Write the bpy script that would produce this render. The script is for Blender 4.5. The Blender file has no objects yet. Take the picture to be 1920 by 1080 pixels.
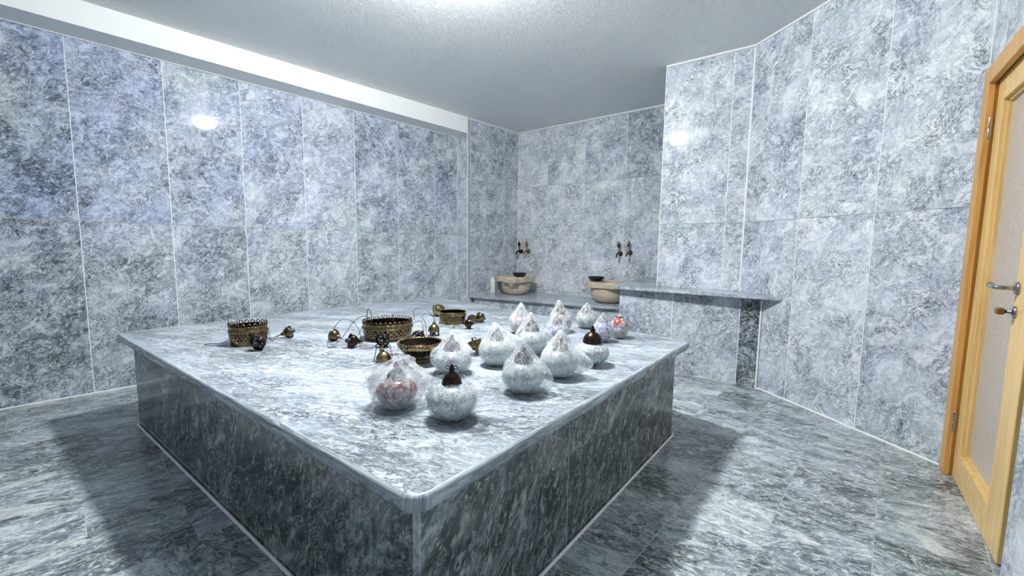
import bpy, bmesh, math, random
from mathutils import Vector, Matrix, noise as mnoise
R = math.radians
PI = math.pi
random.seed(7)
sc = bpy.context.scene
col = sc.collection

# ------------------------------------------------------------------ helpers
class MB:
    """collects geometry with uv (metres), a per-face tone and material slots, links as one mesh"""
    def __init__(self):
        self.v = []; self.f = []; self.uv = []; self.tone = []; self.mi = []; self.sm = []; self.bl = {}
    def face(self, pts, uv=None, tone=0.0, mi=0, smooth=False):
        i = len(self.v)
        self.v += [tuple(p) for p in pts]
        self.f.append(tuple(range(i, i + len(pts))))
        self.uv.append(uv or [(p[0] + p[2], p[1] + p[2] * .5) for p in pts])
        self.tone.append(tone); self.mi.append(mi); self.sm.append(smooth)
    def grid(self, rows, closed_u=False, tone=0.0, mi=0, smooth=True, uvs=(1, 1), skip=None, flip=False):
        """rows: list of rings/lines of equal length"""
        n = len(rows[0]); i0 = len(self.v)
        for r in rows: self.v += [tuple(p) for p in r]
        m = n if closed_u else n - 1
        for a in range(len(rows) - 1):
            for b in range(m):
                if skip and skip(a, b): continue
                b2 = (b + 1) % n
                q = [i0 + a * n + b, i0 + a * n + b2, i0 + (a + 1) * n + b2, i0 + (a + 1) * n + b]
                u0, u1 = b / m * uvs[0], (b + 1) / m * uvs[0]
                w0, w1 = a / (len(rows) - 1) * uvs[1], (a + 1) / (len(rows) - 1) * uvs[1]
                uv = [(u0, w0), (u1, w0), (u1, w1), (u0, w1)]
                if flip: q.reverse(); uv.reverse()
                self.f.append(tuple(q)); self.uv.append(uv)
                self.tone.append(tone); self.mi.append(mi); self.sm.append(smooth)
    def lathe(self, prof, n=40, c=(0, 0, 0), tone=0, mi=0, smooth=True, uvs=(1, 1), mat=None, skip=None):
        rows = []
        for r, z in prof:
            ring = []
            for k in range(n):
                a = 2 * PI * k / n
                p = Vector((r * math.cos(a), r * math.sin(a), z))
                if mat: p = mat @ p
                ring.append((p[0] + c[0], p[1] + c[1], p[2] + c[2]))
            rows.append(ring)
        self.grid(rows, True, tone, mi, smooth, uvs, skip)
    def box(self, c, s, rot=0.0, tone=0, mi=0, mat=None):
        hx, hy, hz = s[0] / 2, s[1] / 2, s[2] / 2
        cr, sr = math.cos(rot), math.sin(rot)
        def P(x, y, z):
            p = Vector((c[0] + x * cr - y * sr, c[1] + x * sr + y * cr, c[2] + z))
            return mat @ p if mat else p
        for q in (((-1,-1,-1),(-1,1,-1),(1,1,-1),(1,-1,-1)), ((-1,-1,1),(1,-1,1),(1,1,1),(-1,1,1)),
                  ((-1,-1,-1),(1,-1,-1),(1,-1,1),(-1,-1,1)), ((1,-1,-1),(1,1,-1),(1,1,1),(1,-1,1)),
                  ((1,1,-1),(-1,1,-1),(-1,1,1),(1,1,1)), ((-1,1,-1),(-1,-1,-1),(-1,-1,1),(-1,1,1))):
            pts = [P(a * hx, b * hy, d * hz) for a, b, d in q]
            ax = [i for i in range(3) if len({k[i] for k in q}) > 1]
            uv = [(k[ax[0]] * s[ax[0]] / 2, k[ax[1]] * s[ax[1]] / 2) for k in q]
            self.face(pts, uv, tone, mi)
    def hexa(self, lo, hi, tone=0, mi=0):
        """solid between two quads lo, hi (same winding)"""
        self.face(list(reversed(lo)), None, tone, mi); self.face(hi, None, tone, mi)
        n = len(lo)
        for k in range(n):
            k2 = (k + 1) % n
            L = (Vector(lo[k2]) - Vector(lo[k])).length
            h = (Vector(hi[k]) - Vector(lo[k])).length
            self.face([lo[k], lo[k2], hi[k2], hi[k]], [(0, 0), (L, 0), (L, h), (0, h)], tone, mi)
    def tube(self, path, r, n=8, tone=0, mi=0, caps=True):
        path = [Vector(p) for p in path]
        rr = r if isinstance(r, (list, tuple)) else [r] * len(path)
        t0 = (path[1] - path[0]).normalized()
        up = Vector((0, 0, 1)) if abs(t0.z) < .9 else Vector((1, 0, 0))
        nrm = t0.cross(up).normalized(); rows = []
        for i, p in enumerate(path):
            t = (path[min(i + 1, len(path) - 1)] - path[max(i - 1, 0)])
            t = t.normalized() if t.length > 1e-9 else t0
            nrm = (nrm - t * nrm.dot(t)).normalized(); b = t.cross(nrm)
            rows.append([p + (nrm * math.cos(2 * PI * k / n) + b * math.sin(2 * PI * k / n)) * rr[i] for k in range(n)])
        self.grid(rows, True, tone, mi, True)
        if caps:
            self.face(list(reversed(rows[0])), None, tone, mi); self.face(rows[-1], None, tone, mi)
    def torus(self, c, R_, r, axis=(0, 0, 1), n=16, m=6, sx=1.0, mi=0):
        q = Vector((0, 0, 1)).rotation_difference(Vector(axis).normalized()).to_matrix()
        rows = []
        for i in range(m + 1):
            b = 2 * PI * i / m; ring = []
            for k in range(n):
                a = 2 * PI * k / n
                p = Vector(((R_ + r * math.cos(b)) * math.cos(a) * sx, (R_ + r * math.cos(b)) * math.sin(a), r * math.sin(b)))
                ring.append(tuple(q @ p + Vector(c)))
            rows.append(ring)
        self.grid(rows, True, 0, mi, True)
    def build(self, name, mats, parent=None, off=None, mat=None):
        me = bpy.data.meshes.new(name)
        vs = self.v
        if mat: vs = [tuple(mat @ Vector(p)) for p in vs]
        if off: vs = [(p[0] - off[0], p[1] - off[1], p[2] - off[2]) for p in vs]
        me.from_pydata(vs, [], self.f)
        ul = me.uv_layers.new(name='UVMap')
        k = 0
        for poly, uv in zip(me.polygons, self.uv):
            for j in range(poly.loop_total): ul.data[poly.loop_start + j].uv = uv[j]
        at = me.attributes.new('tone', 'FLOAT', 'FACE')
        at.data.foreach_set('value', self.tone)
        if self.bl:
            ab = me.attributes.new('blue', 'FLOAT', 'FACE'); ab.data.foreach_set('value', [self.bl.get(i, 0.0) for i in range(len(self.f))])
        if not isinstance(mats, (list, tuple)): mats = [mats]
        for m in mats: me.materials.append(m)
        me.polygons.foreach_set('material_index', self.mi)
        me.polygons.foreach_set('use_smooth', self.sm)
        me.update()
        o = bpy.data.objects.new(name, me); col.objects.link(o)
        if parent: o.parent = parent
        return o

def clean(o, merge=1e-5):
    bm = bmesh.new(); bm.from_mesh(o.data)
    bmesh.ops.remove_doubles(bm, verts=bm.verts, dist=merge)
    bmesh.ops.recalc_face_normals(bm, faces=bm.faces)
    bm.to_mesh(o.data); bm.free(); return o

def bevel(o, w, seg=2):
    clean(o)
    m = o.modifiers.new('bevel', 'BEVEL'); m.width = w; m.segments = seg; m.limit_method = 'ANGLE'; m.angle_limit = R(40)
    return o

def tag(o, label=None, cat=None, group=None, kind=None):
    if label: o['label'] = label
    if cat: o['category'] = cat
    if group: o['group'] = group
    if kind: o['kind'] = kind
    return o

def thing(name, label, cat, loc, group=None):
    o = bpy.data.objects.new(name, None); col.objects.link(o)
    o.empty_display_size = .05; o.location = loc
    return tag(o, label, cat, group)

def bez(p0, p1, p2, p3, n=14):
    p0, p1, p2, p3 = map(Vector, (p0, p1, p2, p3)); out = []
    for i in range(n + 1):
        t = i / n; a = 1 - t
        out.append(p0 * a**3 + p1 * 3*a*a*t + p2 * 3*a*t*t + p3 * t**3)
    return out

def chaikin(pts, k=3):
    pts = [Vector(p) for p in pts]
    for _ in range(k):
        q = [pts[0]]
        for a, b in zip(pts, pts[1:]): q += [a * .75 + b * .25, a * .25 + b * .75]
        pts = q + [pts[-1]]
    return pts

# ------------------------------------------------------------------ materials
def new_mat(name):
    m = bpy.data.materials.new(name); m.use_nodes = True
    nt = m.node_tree
    return m, nt, nt.nodes['Principled BSDF']
class NB:
    def __init__(s, nt): s.nt = nt
    def n(s, t, **kw):
        d = s.nt.nodes.new(t)
        for k, v in kw.items():
            if k in d.inputs.keys(): d.inputs[k].default_value = v
            else: setattr(d, k, v)
        return d
    def l(s, a, b): s.nt.links.new(a, b)
    def noise(s, vec, scale, detail=6, rough=.6, dist=0.0, w=None):
        d = s.n('ShaderNodeTexNoise'); d.inputs['Scale'].default_value = scale
        d.inputs['Detail'].default_value = detail; d.inputs['Roughness'].default_value = rough
        d.inputs['Distortion'].default_value = dist
        if vec is not None: s.l(vec, d.inputs['Vector'])
        return d
    def math(s, op, a, b=None, clamp=False):
        d = s.n('ShaderNodeMath', operation=op); d.use_clamp = clamp
        for i, x in enumerate((a, b)):
            if x is None: continue
            if isinstance(x, (int, float)): d.inputs[i].default_value = x
            else: s.l(x, d.inputs[i])
        return d.outputs[0]
    def ramp(s, fac, stops, interp='LINEAR'):
        d = s.n('ShaderNodeValToRGB'); cr = d.color_ramp; cr.interpolation = interp
        while len(cr.elements) < len(stops): cr.elements.new(.5)
        for e, (p, c) in zip(cr.elements, stops):
            e.position = p; e.color = (c[0], c[1], c[2], 1) if isinstance(c, tuple) else (c, c, c, 1)
        s.l(fac, d.inputs[0]); return d.outputs[0]
    def mix(s, fac, a, b, mode='MIX'):
        d = s.n('ShaderNodeMix', data_type='RGBA', blend_type=mode)
        for sock, x in ((d.inputs[0], fac), (d.inputs[6], a), (d.inputs[7], b)):
            if isinstance(x, (int, float)): sock.default_value = x
            elif isinstance(x, tuple): sock.default_value = (*x, 1)
            else: s.l(x, sock)
        return d.outputs[2]
    def bump(s, h, strength, dist=.01):
        d = s.n('ShaderNodeBump'); d.inputs['Strength'].default_value = strength
        d.inputs['Distance'].default_value = dist; s.l(h, d.inputs['Height']); return d.outputs[0]

def marble(name, aspect=.6, rough=.12, dark=0.0, warp=.22, chips=.6, veins=.8, fine=1.0, tint=(1, 1, 1), contrast=1.0):
    m, nt, b = new_mat(name); B = NB(nt)
    uv = B.n('ShaderNodeUVMap').outputs[0]
    mp = B.n('ShaderNodeMapping'); mp.inputs['Scale'].default_value = (aspect, 1, 1); B.l(uv, mp.inputs[0])
    v0 = mp.outputs[0]
    tone = B.n('ShaderNodeAttribute', attribute_name='tone').outputs['Fac']
    wn = B.noise(v0, 4.0, 5, .6)
    sub = B.n('ShaderNodeVectorMath', operation='SUBTRACT'); B.l(wn.outputs['Color'], sub.inputs[0]); sub.inputs[1].default_value = (.5, .5, .5)
    scl = B.n('ShaderNodeVectorMath', operation='SCALE'); B.l(sub.outputs[0], scl.inputs[0]); scl.inputs['Scale'].default_value = warp
    add = B.n('ShaderNodeVectorMath', operation='ADD'); B.l(v0, add.inputs[0]); B.l(scl.outputs[0], add.inputs[1])
    v = add.outputs[0]
    big = B.noise(v, 3.0, 4, .5).outputs['Fac']
    mid = B.noise(v, 15 * fine, 5, .58, 1.3).outputs['Fac']
    fin = B.noise(v, 38 * fine, 4, .55, 2.2).outputs['Fac']
    val = B.math('ADD', B.math('ADD', B.math('MULTIPLY', big, .40), B.math('MULTIPLY', mid, .46)), B.math('MULTIPLY', fin, .36))
    val = B.math('ADD', B.math('ADD', val, -.11 - dark), tone)
    c = contrast
    base = B.ramp(val, [(.5 - .17 * c, (.038, .050, .054)), (.5 - .10 * c, (.120, .150, .168)), (.5 - .035 * c, (.290, .340, .390)),
                        (.5 + .03 * c, (.450, .505, .560)), (.5 + .10 * c, (.600, .650, .690)), (.5 + .19 * c, (.830, .850, .860))])
    # dark hairline veins at two scales, gathered in patches
    vm = B.noise(v0, 4.5, 3, .5).outputs['Fac']
    vmm = B.ramp(vm, [(.38, .15), (.58, 1.0)])
    vf = None
    for scl_, wd in ((6.5, .015), (15.0, .030), (27.0, .028)):
        vn = B.noise(v, scl_ * fine, 5, .62, 1.2).outputs['Fac']
        vd = B.math('ABSOLUTE', B.math('SUBTRACT', vn, .5))
        vl = B.math('MULTIPLY', B.math('MULTIPLY', B.ramp(vd, [(0.0, 1.0), (wd * .4, .8), (wd, 0.0)]), vmm), veins)
        vf = vl if vf is None else B.math('MAXIMUM', vf, B.math('MULTIPLY', vl, .75))
    c1 = B.mix(vf, base, (.050, .060, .075))
    # pale calcite chips and curled threads
    cn = B.noise(v, 26 * fine, 3, .55, 2.8).outputs['Fac']
    cf = B.math('MULTIPLY', B.ramp(cn, [(.58, 0.0), (.63, 1.0)]), chips)
    cl = B.mix(cf, c1, (.76, .79, .80))
    bn_ = B.noise(v, 8.5 * fine, 4, .55, 1.2).outputs['Fac']
    cl = B.mix(B.math('MULTIPLY', B.ramp(bn_, [(.60, 0.0), (.68, 1.0)]), chips * .9), cl, (.74, .77, .785))
    wv = B.noise(v, 18 * fine, 5, .62, 2.0).outputs['Fac']
    wl = B.math('MULTIPLY', B.ramp(B.math('ABSOLUTE', B.math('SUBTRACT', wv, .56)), [(0.0, 1.0), (.012, .7), (.026, 0.0)]), chips)
    cw = B.mix(wl, cl, (.76, .79, .80))
    blue = B.n('ShaderNodeAttribute', attribute_name='blue').outputs['Fac']  # per-face strength of a cool light glow painted into the stone colour
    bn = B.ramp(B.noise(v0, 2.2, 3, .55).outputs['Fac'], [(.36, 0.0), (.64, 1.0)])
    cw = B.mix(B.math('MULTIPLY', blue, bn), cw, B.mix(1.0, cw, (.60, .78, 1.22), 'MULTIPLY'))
    # very slight green/violet drift between zones
    hue = B.noise(v0, 1.6, 2, .5).outputs['Fac']
    ct = B.mix(B.ramp(hue, [(.35, 0.0), (.65, 1.0)]), B.mix(1.0, cw, (.98 * tint[0], 1.0 * tint[1], .985 * tint[2]), 'MULTIPLY'),
               B.mix(1.0, cw, (1.0 * tint[0], .985 * tint[1], 1.05 * tint[2]), 'MULTIPLY'))
    B.l(ct, b.inputs['Base Color'])
    b.inputs['Roughness'].default_value = rough; b.inputs['IOR'].default_value = 1.5
    return m

M = {}
M['wall_marble'] = marble('polished grey marble', .85, .035, -.050, .16, .55, .95, .75, (1.0, 1.0, 1.0), 1.12)
M['floor_marble'] = marble('grey floor marble', .50, .26, .050, .18, .50, .8, .85, (1, 1.0, .93), 1.15)
M['side_marble'] = marble('grey marble darkened for shade', .50, .13, .160, .16, .34, .4, .8, (1.0, 1.0, .90), 1.15)  # shade on the platform sides put into the colour; stone itself is the same
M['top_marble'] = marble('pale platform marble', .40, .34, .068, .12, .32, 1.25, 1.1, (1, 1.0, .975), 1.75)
M['edge_marble'] = marble('pale edge marble', .8, .22, .02, .12, .4, .6, 1.0, (1, 1, .97), 1.3)

def plain(name, c, rough=.5, metal=0.0, var=.0, vscale=8, bumpd=0.0, bscale=60, spec=None):
    m, nt, b = new_mat(name); B = NB(nt)
    tc = B.n('ShaderNodeTexCoord').outputs['Object']
    if var:
        n = B.noise(tc, vscale, 5, .6).outputs['Fac']
        lo = tuple(x * (1 - var) for x in c); hi = tuple(min(1, x * (1 + var)) for x in c)
        B.l(B.ramp(n, [(.3, lo), (.7, hi)]), b.inputs['Base Color'])
    else: b.inputs['Base Color'].default_value = (*c, 1)
    b.inputs['Roughness'].default_value = rough; b.inputs['Metallic'].default_value = metal
    if spec is not None: b.inputs['Specular IOR Level'].default_value = spec
    if bumpd:
        n = B.noise(tc, bscale, 5, .6).outputs['Fac']; B.l(B.bump(n, .8, bumpd), b.inputs['Normal'])
    return m
M['grout'] = plain('white grout', (.84, .86, .87), .7, 0, .08, 12)
M['caulk'] = plain('white caulk', (.80, .81, .81), .6)
M['paint'] = plain('white plaster paint', (.83, .85, .84), .7, 0, .02, 3, .002, 50)

def ceiling_mat():
    m, nt, b = new_mat('rough plaster ceiling'); B = NB(nt)
    tc = B.n('ShaderNodeTexCoord').outputs['Object']
    mp = B.n('ShaderNodeMapping'); mp.inputs['Rotation'].default_value = (0, 0, R(47)); mp.inputs['Scale'].default_value = (1, .6, 1); B.l(tc, mp.inputs[0])
    n1 = B.noise(mp.outputs[0], 34, 6, .65, 1.6).outputs['Fac']
    n2 = B.noise(mp.outputs[0], 2.2, 3, .5).outputs['Fac']
    B.l(B.ramp(n2, [(.3, (.86, .88, .88)), (.7, (.91, .925, .92))]), b.inputs['Base Color'])
    b.inputs['Roughness'].default_value = .55
    B.l(B.bump(n1, 1.0, .016), b.inputs['Normal'])
    return m
M['ceiling'] = ceiling_mat()

def wood(name, c1, c2, axis=2, rough=.38):
    m, nt, b = new_mat(name); B = NB(nt)
    tc = B.n('ShaderNodeTexCoord').outputs['Object']
    mp = B.n('ShaderNodeMapping'); s = [14, 14, 14]; s[axis] = .9
    mp.inputs['Scale'].default_value = s; B.l(tc, mp.inputs[0])
    n1 = B.noise(mp.outputs[0], 2.4, 6, .6, .5).outputs['Fac']
    n2 = B.noise(mp.outputs[0], 11, 4, .6).outputs['Fac']
    f = B.math('ADD', B.math('MULTIPLY', n1, .75), B.math('MULTIPLY', n2, .25))
    B.l(B.ramp(f, [(.32, c1), (.52, c2), (.72, tuple(min(1, x * 1.14) for x in c2))]), b.inputs['Base Color'])
    b.inputs['Roughness'].default_value = rough
    return m
M['wood_v'] = wood('varnished pine upright', (.56, .34, .11), (.74, .51, .21))
M['wood_h'] = wood('varnished pine rail', (.56, .34, .11), (.74, .51, .21), 0)
M['wood_case'] = wood('orange varnished casing', (.46, .22, .05), (.60, .33, .095))

def pane_mat():
    m, nt, b = new_mat('frosted door glass'); B = NB(nt)
    tc = B.n('ShaderNodeTexCoord').outputs['Object']
    n = B.noise(tc, 55, 4, .6, .6).outputs['Fac']
    B.l(B.ramp(n, [(.3, (.58, .52, .46)), (.7, (.70, .65, .59))]), b.inputs['Base Color'])
    b.inputs['Roughness'].default_value = .22; b.inputs['Transmission Weight'].default_value = .25
    B.l(B.bump(n, .45, .006), b.inputs['Normal'])
    return m
M['pane'] = pane_mat()
M['chrome'] = plain('chromed steel', (.42, .42, .43), .18, 1.0)
M['key'] = plain('brown knob', (.16, .085, .035), .35, 0, .2, 60)
M['black'] = plain('black', (.012, .012, .014), .45)
M['black_gloss'] = plain('black enamel', (.012, .012, .015), .22)
M['wire'] = plain('black cable', (.018, .018, .02), .4)
M['white_plastic'] = plain('white plastic', (.80, .81, .80), .35)

def brass(name, c, rough=.32, holes=None, dk=.45):
    m, nt, b = new_mat(name); B = NB(nt)
    tc = B.n('ShaderNodeTexCoord').outputs['Object']
    n = B.noise(tc, 45, 5, .65).outputs['Fac']
    lo = tuple(x * dk for x in c)
    B.l(B.ramp(n, [(.34, lo), (.6, c), (.8, tuple(min(1, x * 1.35) for x in c))]), b.inputs['Base Color'])
    b.inputs['Metallic'].default_value = 1.0; b.inputs['Roughness'].default_value = rough
    B.l(B.bump(n, .3, .002), b.inputs['Normal'])
    if holes:
        uv = B.n('ShaderNodeUVMap').outputs[0]
        sx = B.n('ShaderNodeSeparateXYZ'); B.l(uv, sx.inputs[0])
        nu, nv = holes
        V = B.math('MULTIPLY', sx.outputs[1], nv)
        row = B.math('MULTIPLY', B.math('FLOOR', V), .5)
        U = B.math('FRACT', B.math('ADD', B.math('MULTIPLY', sx.outputs[0], nu), row))
        du = B.math('SUBTRACT', U, .5); dv = B.math('SUBTRACT', B.math('FRACT', V), .5)
        d = B.math('SQRT', B.math('ADD', B.math('MULTIPLY', du, du), B.math('MULTIPLY', dv, dv)))
        a = B.math('GREATER_THAN', d, .29)
        B.l(a, b.inputs['Alpha'])
    return m
M['brass'] = brass('antique brass', (.25, .185, .095), .30, None, .30)
M['brass_lattice'] = brass('pierced antique brass', (.24, .18, .095), .32, (30, 3), .35)
M['brass_dark'] = brass('blackened bronze', (.055, .038, .030), .26)
M['bronze'] = brass('polished dark bronze', (.22, .15, .085), .20)
M['gold'] = brass('gold brass', (.36, .28, .14), .26, None, .4)

def travertine():
    m, nt, b = new_mat('travertine stone'); B = NB(nt)
    tc = B.n('ShaderNodeTexCoord').outputs['Object']
    mp = B.n('ShaderNodeMapping'); mp.inputs['Scale'].default_value = (1.4, 1.4, 9); B.l(tc, mp.inputs[0])
    n = B.noise(mp.outputs[0], 3.2, 8, .65, .6).outputs['Fac']
    c = B.ramp(n, [(.3, (.22, .16, .10)), (.43, (.46, .38, .28)), (.55, (.60, .52, .41)), (.7, (.72, .65, .54))])
    p = B.noise(tc, 40, 4, .6).outputs['Fac']
    c2 = B.mix(B.ramp(p, [(.27, .75), (.36, 0.0)]), c, (.16, .10, .06))
    B.l(c2, b.inputs['Base Color']); b.inputs['Roughness'].default_value = .5
    B.l(B.bump(n, .4, .006), b.inputs['Normal'])
    return m
M['travertine'] = travertine()

def mosaic(name, pal, dotc=(.07, .085, .11), scale=105, accent=None, ath=.60):
    """cracked glass pieces set in grout, palette by cell; accent = colour of the flower patches"""
    m, nt, b = new_mat(name); B = NB(nt)
    tc = B.n('ShaderNodeTexCoord').outputs['Object']
    v1 = B.n('ShaderNodeTexVoronoi', feature='F1'); v1.inputs['Scale'].default_value = scale; B.l(tc, v1.inputs['Vector'])
    v2 = B.n('ShaderNodeTexVoronoi', feature='DISTANCE_TO_EDGE'); v2.inputs['Scale'].default_value = scale; B.l(tc, v2.inputs['Vector'])
    sx = B.n('ShaderNodeSeparateColor'); B.l(v1.outputs['Color'], sx.inputs[0])
    c = B.ramp(sx.outputs[0], [(i / len(pal), p) for i, p in enumerate(pal)], 'CONSTANT')
    if accent:
        z = B.n('ShaderNodeTexVoronoi', feature='F1'); z.inputs['Scale'].default_value = 13; B.l(tc, z.inputs['Vector'])
        zf = B.math('LESS_THAN', z.outputs['Distance'], ath * .75)
        af = B.math('MULTIPLY', zf, B.math('GREATER_THAN', sx.outputs[1], .30))
        c = B.mix(af, c, accent)
    e = B.ramp(v2.outputs['Distance'], [(.04, 1.0), (.13, 0.0)])
    gm = B.noise(tc, 22, 2, .5).outputs['Fac']
    e2 = B.math('MULTIPLY', e, B.ramp(gm, [(.38, .15), (.62, 1.0)]))
    c = B.mix(e2, c, dotc)
    B.l(c, b.inputs['Base Color']); b.inputs['Roughness'].default_value = .16
    B.l(B.bump(v2.outputs['Distance'], .35, .003), b.inputs['Normal'])
    return m
WH = [(.50, .57, .565), (.60, .66, .645), (.34, .40, .44), (.55, .61, .60), (.68, .72, .71), (.43, .49, .51)]
M['mosaic_white'] = mosaic('white cracked glass mosaic', WH, (.10, .12, .15), 140)
M['mosaic_red'] = mosaic('white mosaic with red flowers', [(.42, .40, .40), (.50, .48, .47), (.26, .05, .035), (.44, .43, .44)], (.06, .05, .06), 80, (.24, .022, .014), .80)
M['mosaic_blue'] = mosaic('white mosaic with blue patches', [(.38, .41, .47), (.48, .51, .56), (.09, .11, .27), (.44, .47, .52), (.20, .24, .40)], (.05, .06, .12), 100, (.14, .18, .46), .45)
M['mosaic_green'] = mosaic('white mosaic with green patches', [(.38, .43, .40), (.47, .52, .49), (.13, .21, .17), (.44, .49, .47)], (.05, .09, .07), 95, (.12, .26, .19), .5)
M['mosaic_pink'] = mosaic('white mosaic with coral patches', [(.45, .43, .43), (.52, .51, .51), (.38, .15, .11), (.48, .48, .49), (.20, .20, .27)], (.08, .08, .11), 95, (.38, .06, .035), .5)

def film(name, lo=.30, hi=.85, scale=5, tintc=(.88, .90, .905), edge=.30, net=.95):
    """clear stretch / bubble film: see-through with whiter creases"""
    m, nt, b = new_mat(name); B = NB(nt)
    tc = B.n('ShaderNodeTexCoord').outputs['Object']
    mp = B.n('ShaderNodeMapping'); mp.inputs['Scale'].default_value = (1, 1, .55); mp.inputs['Rotation'].default_value = (.5, .3, 0); B.l(tc, mp.inputs[0])
    cr = B.noise(mp.outputs[0], scale * 3, 7, .7, 2.0).outputs['Fac']
    ridge = B.ramp(B.math('ABSOLUTE', B.math('SUBTRACT', cr, .5)), [(0.0, 1.0), (.05, .45), (.14, 0.0)])
    vb = B.n('ShaderNodeTexVoronoi', feature='DISTANCE_TO_EDGE'); vb.inputs['Scale'].default_value = 120; B.l(tc, vb.inputs['Vector'])
    bub = B.ramp(vb.outputs['Distance'], [(.03, 1.0), (.12, 0.0)])
    sz = B.n('ShaderNodeSeparateXYZ'); B.l(tc, sz.inputs[0])
    hgt = B.ramp(sz.outputs[2], [(.085, .22), (.135, net)])
    patch = B.ramp(B.noise(tc, 9, 3, .5).outputs['Fac'], [(.40, .35), (.60, 1.0)])
    f = B.math('ADD', B.math('MULTIPLY', ridge, .60), B.math('MULTIPLY', bub, B.math('MULTIPLY', hgt, patch)), True)
    fac = B.math('ADD', B.math('MULTIPLY', f, hi - lo), lo, True)
    lw = B.n('ShaderNodeLayerWeight'); lw.inputs['Blend'].default_value = .30
    fac = B.math('ADD', fac, B.math('MULTIPLY', lw.outputs['Facing'], edge), True)
    tr = B.n('ShaderNodeBsdfTransparent')
    b.inputs['Base Color'].default_value = (*tintc, 1); b.inputs['Roughness'].default_value = .14
    B.l(B.bump(B.math('ADD', cr, B.math('MULTIPLY', bub, .15)), .7, .005), b.inputs['Normal'])
    mx = B.n('ShaderNodeMixShader'); B.l(fac, mx.inputs[0]); B.l(tr.outputs[0], mx.inputs[1]); B.l(b.outputs[0], mx.inputs[2])
    B.l(mx.outputs[0], nt.nodes['Material Output'].inputs[0])
    return m
M['film'] = film('clear wrapping film', .03, .62, 5, (.74, .77, .79), .20)
M['film_thick'] = film('milky wrapping film', .14, .72, 5, (.74, .78, .79), .26)
M['film_thin'] = film('thin clear film', .02, .48, 5, (.74, .77, .79), .20, .5)

def emit(name, c, s):
    m = bpy.data.materials.new(name); m.use_nodes = True; nt = m.node_tree; nt.nodes.clear()
    e = nt.nodes.new('ShaderNodeEmission'); e.inputs[0].default_value = (*c, 1); e.inputs[1].default_value = s
    o = nt.nodes.new('ShaderNodeOutputMaterial'); nt.links.new(e.outputs[0], o.inputs[0]); return m

# ------------------------------------------------------------------ camera
f_px, pitch, roll = 777.99, .098327, .0122766
fwd = Vector((0, math.cos(pitch), -math.sin(pitch))); rt = Vector((1, 0, 0)); up = rt.cross(fwd)
c_, s_ = math.cos(roll), math.sin(roll)
Rv = rt * c_ + up * s_; Uv = -rt * s_ + up * c_
cam = bpy.data.objects.new('camera', bpy.data.cameras.new('camera')); col.objects.link(cam)
mw = Matrix((Rv, Uv, -fwd)).transposed().to_4x4(); mw.translation = (0, 0, 1.2); cam.matrix_world = mw
cam.data.sensor_width = 36; cam.data.lens = 36 * f_px / 1920; cam.data.clip_start = .02
sc.camera = cam

# ------------------------------------------------------------------ room shell
aL, oL = .827134, 4.6124
dL = Vector((math.cos(aL), math.sin(aL))); nL = Vector((-math.sin(aL), math.cos(aL)))
aB, oB = -.625698, 5.38689
dB = Vector((math.cos(aB), math.sin(aB))); nB = Vector((-math.sin(aB), math.cos(aB)))
aR, oR = -.610291, 4.30643
dR = Vector((math.cos(aR), math.sin(aR))); nR = Vector((-math.sin(aR), math.cos(aR)))
a3, o3 = -1.352181, 2.86495
d3 = Vector((math.cos(a3), math.sin(a3))); n3 = Vector((-math.sin(a3), math.cos(a3)))
def LP(s, off=oL): return dL * s + nL * off
def ceil_z(p):
    s, o = dL.dot(p[:2]) if isinstance(p, Vector) and len(p) == 2 else dL.dot(Vector(p[:2])), nL.dot(Vector(p[:2]))
    return 2.975 + .009 * (s - 4.2) - .0098 * (o - 1.0)

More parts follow.
